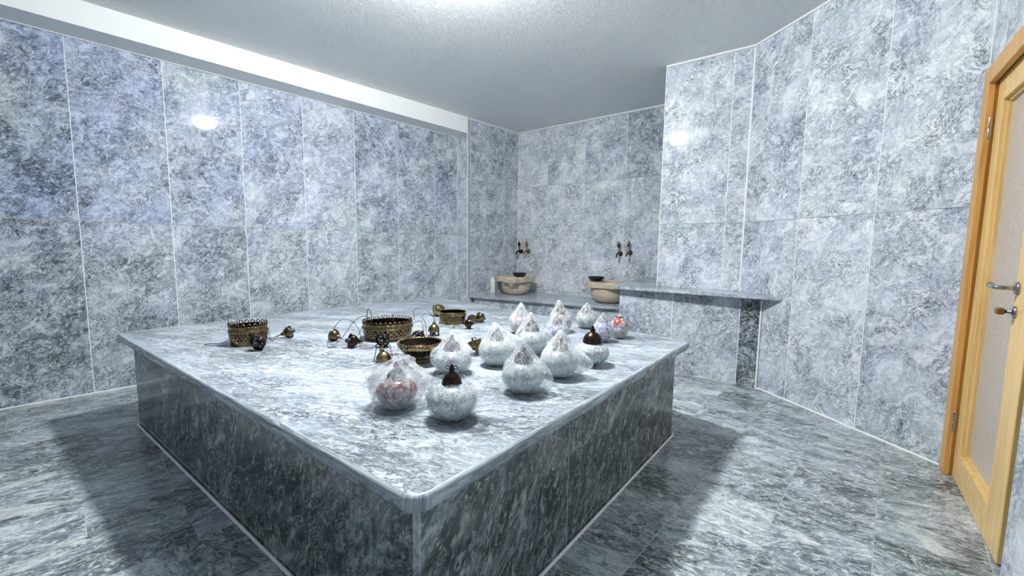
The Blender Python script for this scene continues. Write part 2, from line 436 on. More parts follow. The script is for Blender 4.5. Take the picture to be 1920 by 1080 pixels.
def slab_wall(name, origin, d, n_in, s_edges, z_edges, mat, gap=.0052, thick=.06, holes=(), tones=None, rot=(0, .5), topfun=None, seed=0, caps=True, tone0=0.0, blue_glow=None):
    """wall surface of big marble slabs on a grout bed. origin+d*s runs along the wall, n_in points into the room.
    s_edges: joints of the slabs; z_edges: list of row heights"""
    rnd = random.Random(seed + 11); mb = MB()
    s0, s1, z0, z1 = s_edges[0], s_edges[-1], z_edges[0], z_edges[-1]
    def P(s, z, t): 
        p = origin + d * s + n_in * t
        return (p.x, p.y, z)
    def inhole(sa, sb, za, zb): return any(sa >= h[0] - 1e-4 and sb <= h[1] + 1e-4 and za >= h[2] - 1e-4 and zb <= h[3] + 1e-4 for h in holes)
    for i in range(len(s_edges) - 1):
        for j in range(len(z_edges) - 1):
            sa, sb, za, zb = s_edges[i], s_edges[i + 1], z_edges[j], z_edges[j + 1]
            if inhole(sa, sb, za, zb): continue
            g = gap / 2
            ga, gb = (g if i else 0), (g if i < len(s_edges) - 2 else 0)
            ha, hb = (g if j else 0), (g if j < len(z_edges) - 2 else 0)
            zt = (lambda s: zb - hb)
            if topfun and j == len(z_edges) - 2: zt = topfun
            ang = rnd.uniform(*rot); ou, ov = rnd.uniform(0, 90), rnd.uniform(0, 90)
            ca, sa_ = math.cos(ang), math.sin(ang)
            def U(s, z): return (ou + s * ca + z * sa_, ov - s * sa_ + z * ca)
            t = tone0 + (tones(i, j) if tones else 0) + rnd.uniform(-.028, .028)
            A, Bq = sa + ga, sb - gb
            if blue_glow: mb.bl[len(mb.f)] = blue_glow(i, j)
            cs = [(A, za + ha), (Bq, za + ha), (Bq, zt(Bq)), (A, zt(A))]
            mb.face([P(s, z, 0) for s, z in cs], [U(s, z) for s, z in cs], t, 0)
            # slab edges down to the grout bed
            for k in range(4):
                (s_a, z_a), (s_b, z_b) = cs[k], cs[(k + 1) % 4]
                mb.face([P(s_b, z_b, 0), P(s_a, z_a, 0), P(s_a, z_a, -.002), P(s_b, z_b, -.002)], None, t, 0)
            # grout bed + body
            for (q, tt) in ((((sa, za), (sb, za), (sb, zt(sb)), (sa, zt(sa))), -.0015),):
                mb.face([P(s, z, tt) for s, z in q], None, 0, 1)
                mb.face([P(s, z, -thick) for s, z in reversed(q)], None, 0, 1)
    if caps:
        for s in (s0, s1):
            zt = topfun(s) if topfun else z1
            mb.face([P(s, z0, -.0015), P(s, z0, -thick), P(s, zt, -thick), P(s, zt, -.0015)], None, 0, 1)
    o = mb.build(name, [mat, M['grout']])
    return tag(o, kind='structure')

# left wall (into room = -nL), slabs .557 m wide
W_L = .55698
e = [.11385 + W_L * k for k in range(-4, 8)]
sEnd = dL.dot(Vector((-.79, 5.954)))
e = [-2.6] + [x for x in e if x > -2.5 and x < sEnd - .05] + [sEnd + .06]
slab_wall('wall_left', nL * oL, dL, -nL, e, [0, 1.359, 2.712], M['wall_marble'], rot=(.5, 1.0), seed=3, blue_glow=lambda i, j: {3: .3, 4: .42, 5: .45, 6: .3, 7: .2}.get(i, .12) if j else 0.0,  # upper slabs tinted blue to paint a soft glow of light on the wall
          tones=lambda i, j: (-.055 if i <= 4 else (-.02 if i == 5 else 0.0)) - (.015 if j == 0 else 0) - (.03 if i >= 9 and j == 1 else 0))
# shallow return where the beam ends, then the alcove side wall
oP = 4.405
pA, pB = LP(sEnd), LP(sEnd + .012, oP)
slab_wall('wall_return', pA, (pB - pA).normalized(), Vector((-(dL.x), -(dL.y))), [-.05, (pB - pA).length], [0, 1.359, 2.90], M['wall_marble'], seed=5, rot=(.2, .9),
          topfun=lambda s: ceil_z(pB), tone0=.03)
Msolve = Matrix(((-math.sin(aL), math.cos(aL)), (-math.sin(aB), math.cos(aB)))).inverted()
cLB = Msolve @ Vector((oP, oB))
LA = (cLB - pB).length
dA = (cLB - pB).normalized()
slab_wall('wall_alcove', pB, dA, Vector((dA.y, -dA.x)), [.010, .70 * LA, LA + .05], [0, .56, 2.13, 2.9], M['wall_marble'], seed=8, rot=(.6, 1.2),
          topfun=lambda s: ceil_z(pB + dA * s), tone0=.0)
sB0 = dB.dot(cLB)
sb = [sB0 - .02] + [-3.2617 + .59733 * k for k in range(-3, 9)]
sBs = sorted(x for x in sb if x >= sB0 - .03 and x < 0.9); sBs = [sBs[0]] + [x for x in sBs[1:] if x > sBs[0] + .1]
slab_wall('wall_back', nB * oB, dB, -nB, sBs, [0, .56, 2.114, 2.9], M['wall_marble'], seed=21, rot=(.3, 1.2),
          topfun=lambda s: ceil_z(nB * oB + dB * s), tones=lambda i, j: (.085 if not (j == 2 and i in (2, 3)) else .01) - (.03 if i == 3 else 0))
# masonry block that stands out of the back right corner
cR3 = Vector((2.092, 3.792))
sRl = dR.dot(Vector((1.478, 4.221))); sRr = dR.dot(cR3)
slab_wall('wall_block', nR * oR, dR, -nR, [sRl, -.616, sRr], [0, 1.447, 2.9], M['wall_marble'], seed=31, rot=(.4, 1.3),
          topfun=lambda s: ceil_z(nR * oR + dR * s), tone0=.05, tones=lambda i, j: -.02 if i == 1 else 0)
pl = nR * oR + dR * sRl
dBl = Vector((-dR.y, dR.x)); LBl = (oB - nB.dot(pl)) / nB.dot(dBl)
slab_wall('wall_block_side', pl, dBl, -dR, [.008, .6, LBl], [0, 1.447, 2.9], M['wall_marble'], seed=33, topfun=lambda s: ceil_z(pl + dBl * s), tone0=.03)
# right wall
s3a, s3b, = d3.dot(cR3), d3.dot(Vector((2.438, 2.234)))
slab_wall('wall_right', n3 * o3, d3, Vector((-n3.x, -n3.y)), [s3a, -2.699, -2.142, s3b], [0, 1.447, 2.9], M['wall_marble'], seed=45, rot=(.5, 1.3),
          topfun=lambda s: ceil_z(n3 * o3 + d3 * s), tone0=.025)
# door wall
c0 = Vector((2.438, 2.234)); th = R(-128.3)
u4 = Vector((math.cos(th), math.sin(th))); n4 = Vector((u4.y, -u4.x))
if n4.dot(-c0) < 0: n4 = -n4
def D(s, n, z):
    p = c0 + u4 * s + n4 * n; return (p.x, p.y, z)
DX0, DX1, DZ = .07, 1.075, 2.075
def top4(s): return ceil_z(c0 + u4 * s)
slab_wall('wall_entrance', c0, u4, n4, [0, DX0, .26, DX1, 1.65, 2.25, 2.85, 3.45, 4.05, 4.65, 5.6], [0, DZ, 2.9], M['wall_marble'], seed=52, rot=(.2, .9),
          holes=[(DX0, .26, 0, DZ), (.26, DX1, 0, DZ)], topfun=top4, tone0=0)
pr0 = LP(-2.55); pr1 = c0 + u4 * 5.55
dr = (pr1 - pr0).normalized()
slab_wall('wall_rear', pr0, dr, dL, [-.1 + k * (((pr1 - pr0).length + .2) / 9) for k in range(10)], [0, 1.40, 2.9], M['wall_marble'], seed=63, rot=(.2, .9), topfun=lambda s: ceil_z(pr0 + dr * s))
# dark vestibule behind the door
mb = MB()
for q in ([(DX0 - .02, -.55), (DX0 - .02, -.06)], [(DX0 - .02, -.55), (DX1 + .3, -.55)], [(DX1 + .3, -.55), (DX1 + .3, -.06)]):
    (a, b_), (c, d_) = q
    mb.face([D(a, b_, 0), D(c, d_, 0), D(c, d_, 2.3), D(a, b_, 2.3)])
mb.face([D(DX0 - .02, -.06, 2.3), D(DX1 + .3, -.06, 2.3), D(DX1 + .3, -.55, 2.3), D(DX0 - .02, -.55, 2.3)])
tag(mb.build('wall_vestibule', plain('dim vestibule plaster', (.30, .29, .28), .8)), kind='structure')

# floor: strips .338 m wide, staggered
mb = MB(); rnd = random.Random(5)
FW, FLn = .338, .62
def FP(s, o): p = dL * s + nL * o; return (p.x, p.y, 0.0)
k0 = int(math.floor((-1.3 - .315) / FW)); k1 = int(math.ceil((5.4 - .315) / FW))
for k in range(k0, k1):
    oa, ob = .315 + k * FW, .315 + (k + 1) * FW
    st = -3.2 + (k % 2) * .31 + .1
    s = st
    while s < 7.4:
        ang = rnd.uniform(-.25, .12) + .06; ou, ov = rnd.uniform(0, 90), rnd.uniform(0, 90); g = .0013
        t = rnd.uniform(-.03, .03)
        if k in (8, 9, 10, 11): ang = rnd.uniform(-.15, .1)
        pts = [(s + g, oa + g), (s + FLn - g, oa + g), (s + FLn - g, ob - g), (s + g, ob - g)]
        # streaks run roughly across the strips on the right, along them on the left
        a2 = ang + (R(-75) if ob < 2.2 else R(-8))
        ca, sa = math.cos(a2), math.sin(a2)
        mb.face([FP(*p) for p in pts], [(ou + x * ca + y * sa, ov - x * sa + y * ca) for x, y in pts], t, 0)
        s += FLn
mb.face([(-8, -5, -.0012), (8, -5, -.0012), (8, 9, -.0012), (-8, 9, -.0012)], None, 0, 1)
mb.face([(-8, 9, -.1), (8, 9, -.1), (8, -5, -.1), (-8, -5, -.1)], None, 0, 1)
tag(mb.build('floor', [M['floor_marble'], plain('grey floor grout', (.55, .57, .57), .7)]), kind='structure')

# ceiling
mb = MB(); cs = [(-8, -5), (-8, 9), (8, 9), (8, -5)]
mb.hexa([(x, y, ceil_z((x, y)) + .0) for x, y in reversed(cs)], [(x, y, ceil_z((x, y)) + .1) for x, y in reversed(cs)])
tag(mb.build('ceiling', M['ceiling']), kind='structure')

# beam along the left wall
oF = 4.39
def beam_pt(s, o, z): p = LP(s, o); return (p.x, p.y, z)
mb = MB(); sA, sZ = -2.6, sEnd + .0
lo = [beam_pt(sA, oF, 2.728), beam_pt(sZ, oF, 2.728), beam_pt(sZ, oL + .05, 2.71), beam_pt(sA, oL + .05, 2.71)]
hi = [(x, y, 3.0) for x, y, z in lo]
mb.hexa(list(reversed(lo)), list(reversed(hi)))
o = mb.build('beam', M['paint']); clean(o); tag(o, kind='structure')

# white caulk lines (trims)
tn = [0]
def trim(p, q, w=.012, mat='caulk'):
    """thin square bead between two points"""
    tn[0] += 1
    mb = MB(); mb.tube([p, q], w * .6, 4)
    return tag(mb.build('trim_%d' % tn[0], M[mat]), kind='structure')
def bead(p0, p1, z0=None, z1=None, w=.012, inn=None):
    p0 = Vector(p0[:2]); p1 = Vector(p1[:2])
    if inn is not None: p0 = p0 + inn * .003; p1 = p1 + inn * .003
    a = z0 if z0 is not None else ceil_z(p0) - .006
    b_ = z1 if z1 is not None else ceil_z(p1) - .006
    return trim((p0.x, p0.y, a), (p1.x, p1.y, b_), w)
bead(pB, cLB, w=.020); bead(cLB, pl + dBl * LBl, w=.026); bead(pl, cR3, w=.024); bead(cR3, c0, w=.020)
bead(LP(-2.5), LP(sEnd), 2.709, 2.709, .008, -nL)
bead(LP(-2.5), LP(sEnd), .002, .002, .012, -nL)
bead(cR3, c0, .002, .002, .014, -n3)
bead(cR3, cR3, 0.0, 2.95, .019); bead(cLB, cLB, .5, 2.94, .012); bead(LP(sEnd), LP(sEnd), .3, 2.70, .007); bead(pB, pB, .5, 2.92, .011)
bead(pl, pl, .8, 2.96, .008); bead(c0, c0, .0, 2.95, .006)

# ------------------------------------------------------------------ door
door = thing('door_1', None, None, D(.5, 0, 0)); door['kind'] = 'structure'
DO = door.location.copy()
def dbox(mb, s0, s1, n0, n1, z0, z1):
    lo = [D(s0, n0, z0), D(s1, n0, z0), D(s1, n1, z0), D(s0, n1, z0)]
    hi = [(x, y, z1) for x, y, z in lo]
    mb.hexa(lo, hi)
def dpart(name, mat, boxes, bw=.002, parent=door):
    mb = MB()
    for b in boxes: dbox(mb, *b)
    o = mb.build(name, mat, parent, off=DO)
    bevel(o, bw); return o
# the wood textures run along local axes, so door parts keep object space = world axes
dpart('door_casing', M['wood_case'], [(.020, .118, -.01, .016, 0, 2.125)], .003)
dpart('head_casing', M['wood_case'], [(.118, 1.10, -.01, .016, 2.035, 2.125), ], .003)
dpart('door_jamb', M['wood_case'], [(.075, .108, -.12, -.008, 0, 2.07), (.108, 1.07, -.12, -.008, 2.052, 2.075)], .001)
LN0, LN1 = -.064, -.022
LS0, LS1, GZ0, GZ1 = .110, .928, .155, 1.925
SL, SR = .215, .742
leaf = dpart('door_leaf', M['wood_v'], [(LS0, SL, LN0, LN1, .006, 2.048), (SR, LS1, LN0, LN1, .006, 2.048)], .003)
dpart('rail', M['wood_h'], [(SL, SR, LN0, LN1 - .0005, .006, GZ0), (SL, SR, LN0, LN1 - .0005, GZ1, 2.048)], .002)
dpart('glazing_bead', M['wood_v'], [(SL, SL + .012, -.056, -.040, GZ0, GZ1), (SR - .012, SR, -.056, -.040, GZ0, GZ1),
                                    (SL, SR, -.056, -.040, GZ0, GZ0 + .012), (SL, SR, -.056, -.040, GZ1 - .012, GZ1)], .001)
mb = MB(); dbox(mb, SL, SR, -.060, -.054, GZ0, GZ1); clean(mb.build('pane', M['pane'], door, off=DO))
for z in (1.82, .30):
    mb = MB(); p = D(.112, -.006, 0)
    for (za, zb) in ((-.055, -.002), (.002, .055)):
        mb.lathe([(0, za), (.008, za), (.0085, za + .004), (.0085, zb - .004), (.008, zb), (0, zb)], 14, (p[0], p[1], z))
    mb.lathe([(.0075, -.002), (.0075, .002)], 14, (p[0], p[1], z))
    mb.build('hinge', M['chrome'], door, off=DO)
M4 = Matrix(((u4.x, n4.x, 0, c0.x), (u4.y, n4.y, 0, c0.y), (0, 0, 1, 0), (0, 0, 0, 1)))   # (s, n, z) -> world
def rot_n(): return Matrix.Rotation(R(-90), 4, 'X')
# lever handle
HS, HZ = .775, 1.064
mb = MB()
mb.lathe([(0, 0), (.026, 0), (.026, .006), (.021, .010), (.012, .012), (.010, .014)], 26, mat=Matrix.Translation((HS, LN1, HZ)) @ rot_n())
rose = mb.build('handle_rose', M['chrome'], door, off=DO, mat=M4)
mb = MB()
pts = chaikin([(HS, LN1 + .01, HZ), (HS, LN1 + .055, HZ), (HS - .02, LN1 + .062, HZ), (HS - .10, LN1 + .056, HZ + .001), (HS - .128, LN1 + .050, HZ + .003)], 3)
rr = [.0085 + (.004 if i > len(pts) * .8 else 0) * min(1, (i - len(pts) * .8) / 3) for i in range(len(pts))]
mb.tube(pts, rr, 12)
mb.build('door_handle', M['chrome'], door, off=DO, mat=M4)
mb = MB(); KZ = .970
mb.lathe([(0, 0), (.024, 0), (.024, .006), (.014, .010), (.0075, .013), (.0075, .030), (0, .030)], 24, mat=Matrix.Translation((HS, LN1, KZ)) @ rot_n())
mb.build('lock_rose', M['chrome'], door, off=DO, mat=M4)
mb = MB(); mb.box((HS - .008, LN1 + .040, KZ), (.038, .022, .026)); o = mb.build('thumb_turn', M['key'], door, off=DO, mat=M4); bevel(o, .005, 3)

# ------------------------------------------------------------------ central platform
def isect(p, a, q, b):
    M2 = Matrix(((math.cos(a), -math.cos(b)), (math.sin(a), -math.sin(b))))
    t = M2.inverted() @ (Vector(q) - Vector(p)); return Vector(p) + Vector((math.cos(a), math.sin(a))) * t[0]
ZT = .62
PLt = Vector((-2.552, 2.625)); PRt = Vector((1.135, 2.582)); PBk = Vector((-.868, 4.775))
PFt = isect(PLt, R(-36.63), PRt, R(51.46))
poly = [PLt, PFt, PRt, PBk]      # counter-clockwise
def outline(poly, inset, rad, seg=8):
    n = len(poly); out = []
    lines = []
    for k in range(n):
        a, b = poly[k], poly[(k + 1) % n]; t = (b - a).normalized(); nn = Vector((-t.y, t.x))
        lines.append((a + nn * inset, t))
    for k in range(n):
        (pa, ta), (pb, tb) = lines[k - 1], lines[k]
        c = isect(pa, math.atan2(ta.y, ta.x), pb, math.atan2(tb.y, tb.x))
        r_ = max(.0005, (rad[k] if isinstance(rad, (list, tuple)) else rad) - inset)
        turn = math.acos(max(-1, min(1, ta.dot(tb)))); L = r_ * math.tan(turn / 2)
        st = c - ta * L; cen = st + Vector((-ta.y, ta.x)) * r_
        a0 = math.atan2((st - cen).y, (st - cen).x)
        for i in range(seg + 1):
            a = a0 + (turn * i / seg if seg else turn / 2); out.append(cen + Vector((math.cos(a), math.sin(a))) * r_)
    return out
plat = thing('marble_platform', 'large raised grey marble slab platform in the middle of the room', 'platform', (-.6, 2.7, 0))
PO = plat.location.copy()
def slab_top(name, poly, z0, z1, mat, edge_mat, parent, off, rad=.03, bull=.012, rot=0.0, tone=0.0):
    mb = MB(); rows = []
    rows.append([(p.x, p.y, z0) for p in outline(poly, .004, rad)])
    rows.append([(p.x, p.y, z0 + .004) for p in outline(poly, 0, rad)])
    for i in range(6):
        a = (PI / 2) * i / 5
        rows.append([(p.x, p.y, z1 - bull + bull * math.sin(a)) for p in outline(poly, bull * (1 - math.cos(a)), rad)])
    per = sum((Vector(rows[0][i]) - Vector(rows[0][i - 1])).length for i in range(len(rows[0])))
    mb.grid(rows, True, 0, 1, True, (per, z1 - z0 + .05))
    ca, sa = math.cos(rot), math.sin(rot)
    top = rows[-1]; mb.face(top, [(3 + p[0] * ca + p[1] * sa, 5 - p[0] * sa + p[1] * ca) for p in top], tone, 0)
    mb.face(list(reversed(rows[0])), None, 0, 1)
    return mb.build(name, [mat, edge_mat], parent, off=off)
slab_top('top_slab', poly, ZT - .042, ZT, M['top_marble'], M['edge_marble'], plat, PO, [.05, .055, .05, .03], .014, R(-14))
base = [Vector(p) for p in outline(poly, .072, 0, 0)]
base = base[:4]
zb = ZT - .042
def panel_run(mb, a, b, joints, z0, z1, seed, ang, tone=0.0, thick=.03):
    rnd = random.Random(seed); t = (b - a).normalized(); L = (b - a).length; nn = Vector((t.y, -t.x))
    js = [0] + joints + [L]
    for k in range(len(js) - 1):
        s0, s1 = js[k] + (.003 if k else 0), js[k + 1] - (.003 if k < len(js) - 2 else 0)
        ou, ov = rnd.uniform(0, 50), rnd.uniform(0, 50); an = ang + rnd.uniform(-.1, .1); ca, sa = math.cos(an), math.sin(an)
        cs = [(s0, z0), (s1, z0), (s1, z1), (s0, z1)]
        P = lambda s, z, d=0.0: ((a + t * s + nn * d).x, (a + t * s + nn * d).y, z)
        tt = tone + rnd.uniform(-.015, .015)
        mb.face([P(*c) for c in cs], [(ou + s * ca + z * sa, ov - s * sa + z * ca) for s, z in cs], tt, 0)
        mb.face([P(s1, z0), P(s1, z0, -.003), P(s1, z1, -.003), P(s1, z1)], None, tt, 0)
        mb.face([P(s0, z0, -.003), P(s0, z0), P(s0, z1), P(s0, z1, -.003)], None, tt, 0)
    P = lambda s, z, d: ((a + t * s + nn * d).x, (a + t * s + nn * d).y, z)
    mb.face([P(0, z0, -.002), P(L, z0, -.002), P(L, z1, -.002), P(0, z1, -.002)], None, 0, 1)
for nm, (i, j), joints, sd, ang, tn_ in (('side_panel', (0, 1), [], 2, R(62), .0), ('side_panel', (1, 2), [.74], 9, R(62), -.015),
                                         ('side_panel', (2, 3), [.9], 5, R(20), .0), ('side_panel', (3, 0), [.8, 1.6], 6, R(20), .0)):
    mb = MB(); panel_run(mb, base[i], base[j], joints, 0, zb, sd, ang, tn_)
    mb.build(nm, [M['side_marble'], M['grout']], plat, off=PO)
# narrow pale strip set into the front corner
mb = MB(); fc = base[1]; tdir = (base[0] - base[1]).normalized(); nn = Vector((tdir.y, -tdir.x))
if nn.dot(Vector((0, -1))) < 0: nn = -nn
q = [fc + nn * .0025 - tdir * .001, fc + nn * .0025 + tdir * .022, fc - nn * .004 + tdir * .022, fc - nn * .004 - tdir * .001]
mb.hexa([(p.x, p.y, 0) for p in q], [(p.x, p.y, zb) for p in q]); clean(mb.build('corner_strip', M['edge_marble'], plat, off=PO))
mb = MB(); bo = outline(poly, .064, 0, 0)[:4]
for k in (0, 1):
    a, b = bo[k], bo[(k + 1) % 4]
    mb.tube([(a.x, a.y, .003), (b.x, b.y, .003)], .0075, 6)
mb.build('grout_line', M['grout'], plat, off=PO)

# ------------------------------------------------------------------ benches
HB = .508
fA, fB = Vector((-.53, 6.01)), Vector((1.30, 4.81))
lb = thing('marble_bench', 'low marble wash bench along the back wall carrying the two stone basins', 'bench', (.5, 5.6, 0))
LO = lb.location.copy()
back0 = cLB; tB = (fB - fA).normalized()
q = [fA, fB, fB + Vector((-tB.y, tB.x)) * ((oB - nB.dot(fB)) / nB.dot(Vector((-tB.y, tB.x))) - .003), cLB - nB * .003]
# widen the left end to the alcove wall
nA_ = Vector((dA.y, -dA.x))
q[0] = pB + nA_ * .004 + dA * .02; q[3] = q[3] + nA_ * .004
slab_top('top_slab', q, HB - .03, HB, M['edge_marble'], M['edge_marble'], lb, LO, .004, .008, R(-35), .05)
nF = Vector((tB.y, -tB.x))
mb = MB(); a, b = q[0] - nF * .06 + tB * .05, q[1] - nF * .06
panel_run(mb, a, b, [.6, 1.2], 0, HB - .03, 14, R(40)); mb.build('front_panel', [M['wall_marble'], M['grout']], lb, off=LO)

HT = .822
an = R(-33.824); tF = Vector((math.cos(an), math.sin(an))); oFb = 4.128; nFb = Vector((-tF.y, tF.x))
tb = thing('marble_bench', 'tall marble bench with overhanging slab top against the right corner block', 'bench', (1.7, 4.1, 0))
TO = tb.location.copy()
pe0, pe1 = Vector((1.027, 4.19)), Vector((2.20, 3.352))
tt_ = (pe1 - pe0).normalized()
g3 = lambda p: p - n3 * (n3.dot(p) - o3 + .004)
q1 = g3(Vector((2.22, 3.343)))
cR3i = cR3 - n3 * .004 - nR * .004
pli = pl - nR * .004 - dR * .004
bk = pl + dBl * (LBl - .006) - dR * .004
lft = Vector((1.675, 5.425)) - nB * .004
lft = lft - nB * (nB.dot(lft) - oB + .006)
mbq = [pe0, q1, cR3i, pli, bk, lft]
mb = MB()
lo = [(p.x, p.y, HT - .032) for p in mbq]; hi = [(p.x, p.y, HT) for p in mbq]
ca, sa = math.cos(R(-35)), math.sin(R(-35))
mb.face(hi, [(x * ca + y * sa, -x * sa + y * ca) for x, y, z in hi], -.02); mb.face(list(reversed(lo)))
for k in range(6):
    k2 = (k + 1) % 6; Lk = (Vector(lo[k2]) - Vector(lo[k])).length
    mb.face([lo[k], lo[k2], hi[k2], hi[k]], [(0, 0), (Lk, 0), (Lk, .03), (0, .03)])
o = mb.build('top_slab', M['edge_marble'], tb, off=TO); bevel(o, .005, 3)
s_r = tF.dot(Vector((2.178, 3.509))) - .042; s_l = tF.dot(Vector((1.105, 4.228)))
fa, fb = nFb * oFb + tF * s_l, nFb * oFb + tF * s_r
mb = MB(); panel_run(mb, fa, fb, [.52, 1.09], 0, HT - .032, 17, R(50))
# the narrow dark closing tile
for i in range(len(mb.f)):
    if mb.mi[i] == 0 and i >= 6: mb.tone[i] = -.18
mb.build('front_panel', [M['wall_marble'], M['grout']], tb, off=TO)
mb = MB(); ed = lft - nB * .02 + dB * .06; panel_run(mb, ed, fa, [.6], 0, HT - .032, 19, R(50)); mb.build('end_panel', [M['wall_marble'], M['grout']], tb, off=TO)
mb = MB(); p = fb - nFb * .004; mb.tube([(p.x, p.y, 0), (p.x, p.y, HT - .034)], .008, 6); mb.build('grout_line', M['grout'], tb, off=TO)

# ------------------------------------------------------------------ basins, bowls, bottle
def basin(label, x, y, rz, sc_=1.0, lip=True):
    t = thing('stone_basin', label, 'basin', (x, y, HB), 'stone wash basins on the low bench')
    t.rotation_euler.z = rz
    mb = MB()
    prof = [(0, 0), (.115, 0), (.150, .010), (.190, .032), (.216, .070), (.228, .12), (.232, .185), (.232, .21), (.17, .21), (.165, .12), (.12, .06), (0, .05)]
    mb.lathe([(r * sc_, z) for r, z in prof], 48)
    clean(mb.build('bowl', M['travertine'], t))
    # thick rim slab with rounded square outline and a round well
    mb = MB(); n = 64; rows = []
    def sq(a, r, k=4.0): return r / ((abs(math.cos(a))**k + abs(math.sin(a))**k) ** (1 / k))
    for (kind, r, z) in (('o', .255, .195), ('o', .262, .200), ('o', .262, .262), ('o', .255, .268), ('i', .195, .268), ('i', .188, .262), ('i', .18, .195), ('o', .255, .195)):
        ring = []
        for k in range(n):
            a = 2 * PI * k / n; rr = (sq(a, r) if kind == 'o' else r) * sc_
            ring.append((rr * math.cos(a), rr * math.sin(a), z))
        rows.append(ring)
    mb.grid(rows, True, smooth=False)
    clean(mb.build('rim', M['travertine'], t))
    if lip:
        mb = MB(); mb.box((.10, -.268, .228), (.23, .06, .082)); bevel(mb.build('spout_lip', M['travertine'], t), .008, 2)
        mb = MB(); mb.lathe([(0, -.05), (.03, -.035), (.045, 0), (.045, .002)], 24, (.10, -.25, .178)); mb.build('carved_shell', M['travertine'], t)
    return t
basin('pale stone basin on the low bench in the back left corner', .055, 6.10, aB, .92)
basin('brown stone basin on the low bench, half hidden by the tall bench', 1.235, 5.31, aB, .96, False)
def bowl(label, x, y, z, r):
    t = thing('wash_bowl', label, 'bowl', (x, y, z), 'dark wash bowls on the basins')
    mb = MB(); h = r * .5
    mb.lathe([(0, 0), (r * .6, 0), (r * .78, h * .25), (r * .93, h * .7), (r, h), (r * .97, h * 1.02), (r * .88, h * .7), (r * .7, h * .25), (0, h * .1)], 40)
    clean(mb.build('body', M['black_gloss'], t))
    mb = MB(); mb.torus((0, 0, h), r * .985, .0045, n=40, m=8); mb.build('rim', M['black_gloss'], t)
bowl('dark wash bowl resting on the pale left basin rim', .105, 5.945, HB + .2695, .102)
bowl('black wash bowl resting on the brown right basin rim', 1.085, 5.335, HB + .2665 * .98 + .008, .105)
t = thing('plastic_bottle', 'slim white cylindrical bottle standing left of the pale basin', 'bottle', (-.285, 6.18, HB))
mb = MB(); mb.lathe([(0, 0), (.036, 0), (.039, .004), (.039, .19), (.034, .205), (.020, .215), (.018, .222), (0, .222)], 28); mb.build('body', M['white_plastic'], t)
mb = MB(); mb.lathe([(0, .2225), (.020, .2225), (.020, .243), (.017, .246), (0, .246)], 24); mb.build('cap', M['white_plastic'], t)

# ------------------------------------------------------------------ taps
def tap(label, p, mat, spade=True):
    t = thing('water_tap', label, 'tap', p, 'old brass taps on the back wall')
    t.rotation_euler.z = aB          # local -y points into the room
    mb = MB(); Q = Matrix.Rotation(R(90), 4, 'X')
    mb.lathe([(0, 0), (.032, 0), (.034, .004), (.026, .010), (.015, .016), (.013, .05), (.017, .055), (.019, .07), (.014, .082), (.010, .085), (0, .085)], 24, mat=Q)
    mb.build('flange', mat, t)
    mb = MB(); mb.tube(chaikin([(0, -.06, 0), (0, -.105, .003), (0, -.135, -.012), (0, -.140, -.045)], 3), [.013] * 4 + [.011] * 40, 12) if False else mb.tube(chaikin([(0, -.06, 0), (0, -.105, .003), (0, -.135, -.012), (0, -.140, -.045)], 3), .0125, 12)
    mb.lathe([(.0125, .0), (.016, .003), (.016, .012), (.0125, .015)], 16, (0, -.140, -.050)); mb.build('spout', mat, t)
    mb = MB()
    for s in (-1, 1): mb.tube([(s * .010, -.068, .012), (s * .012, -.070, .06), (s * .004, -.070, .085)], .0045, 8)
    mb.lathe([(0, .078), (.012, .084), (.020, .098), (.024, .112), (.019, .130), (.010, .142), (.006, .150), (.008, .156), (0, .168)], 18, (0, -.070, 0))
    mb.torus((0, -.070, .088), .013, .004, n=18)
    mb.lathe([(.012, .0), (.010, .02)], 14, (0, -.068, .005))
    mb.build('handle', mat, t)
    return t
def onB(s, z):
    p = nB * (oB - .001) + dB * s; return (p.x, p.y, z)
for lab, s, z, m in (('dark tap with slim handle, leftmost of the back wall taps', -3.715, 1.135, 'brass_dark'),
                     ('pale brass tap just right of the leftmost dark one', -3.575, 1.14, 'gold'),
                     ('bronze tap above the brown basin, left one of its pair', -2.10, 1.13, 'bronze'),
                     ('brass tap above the brown basin, right one of its pair', -1.965, 1.145, 'brass')):
    tap(lab, onB(s, z), M[m])

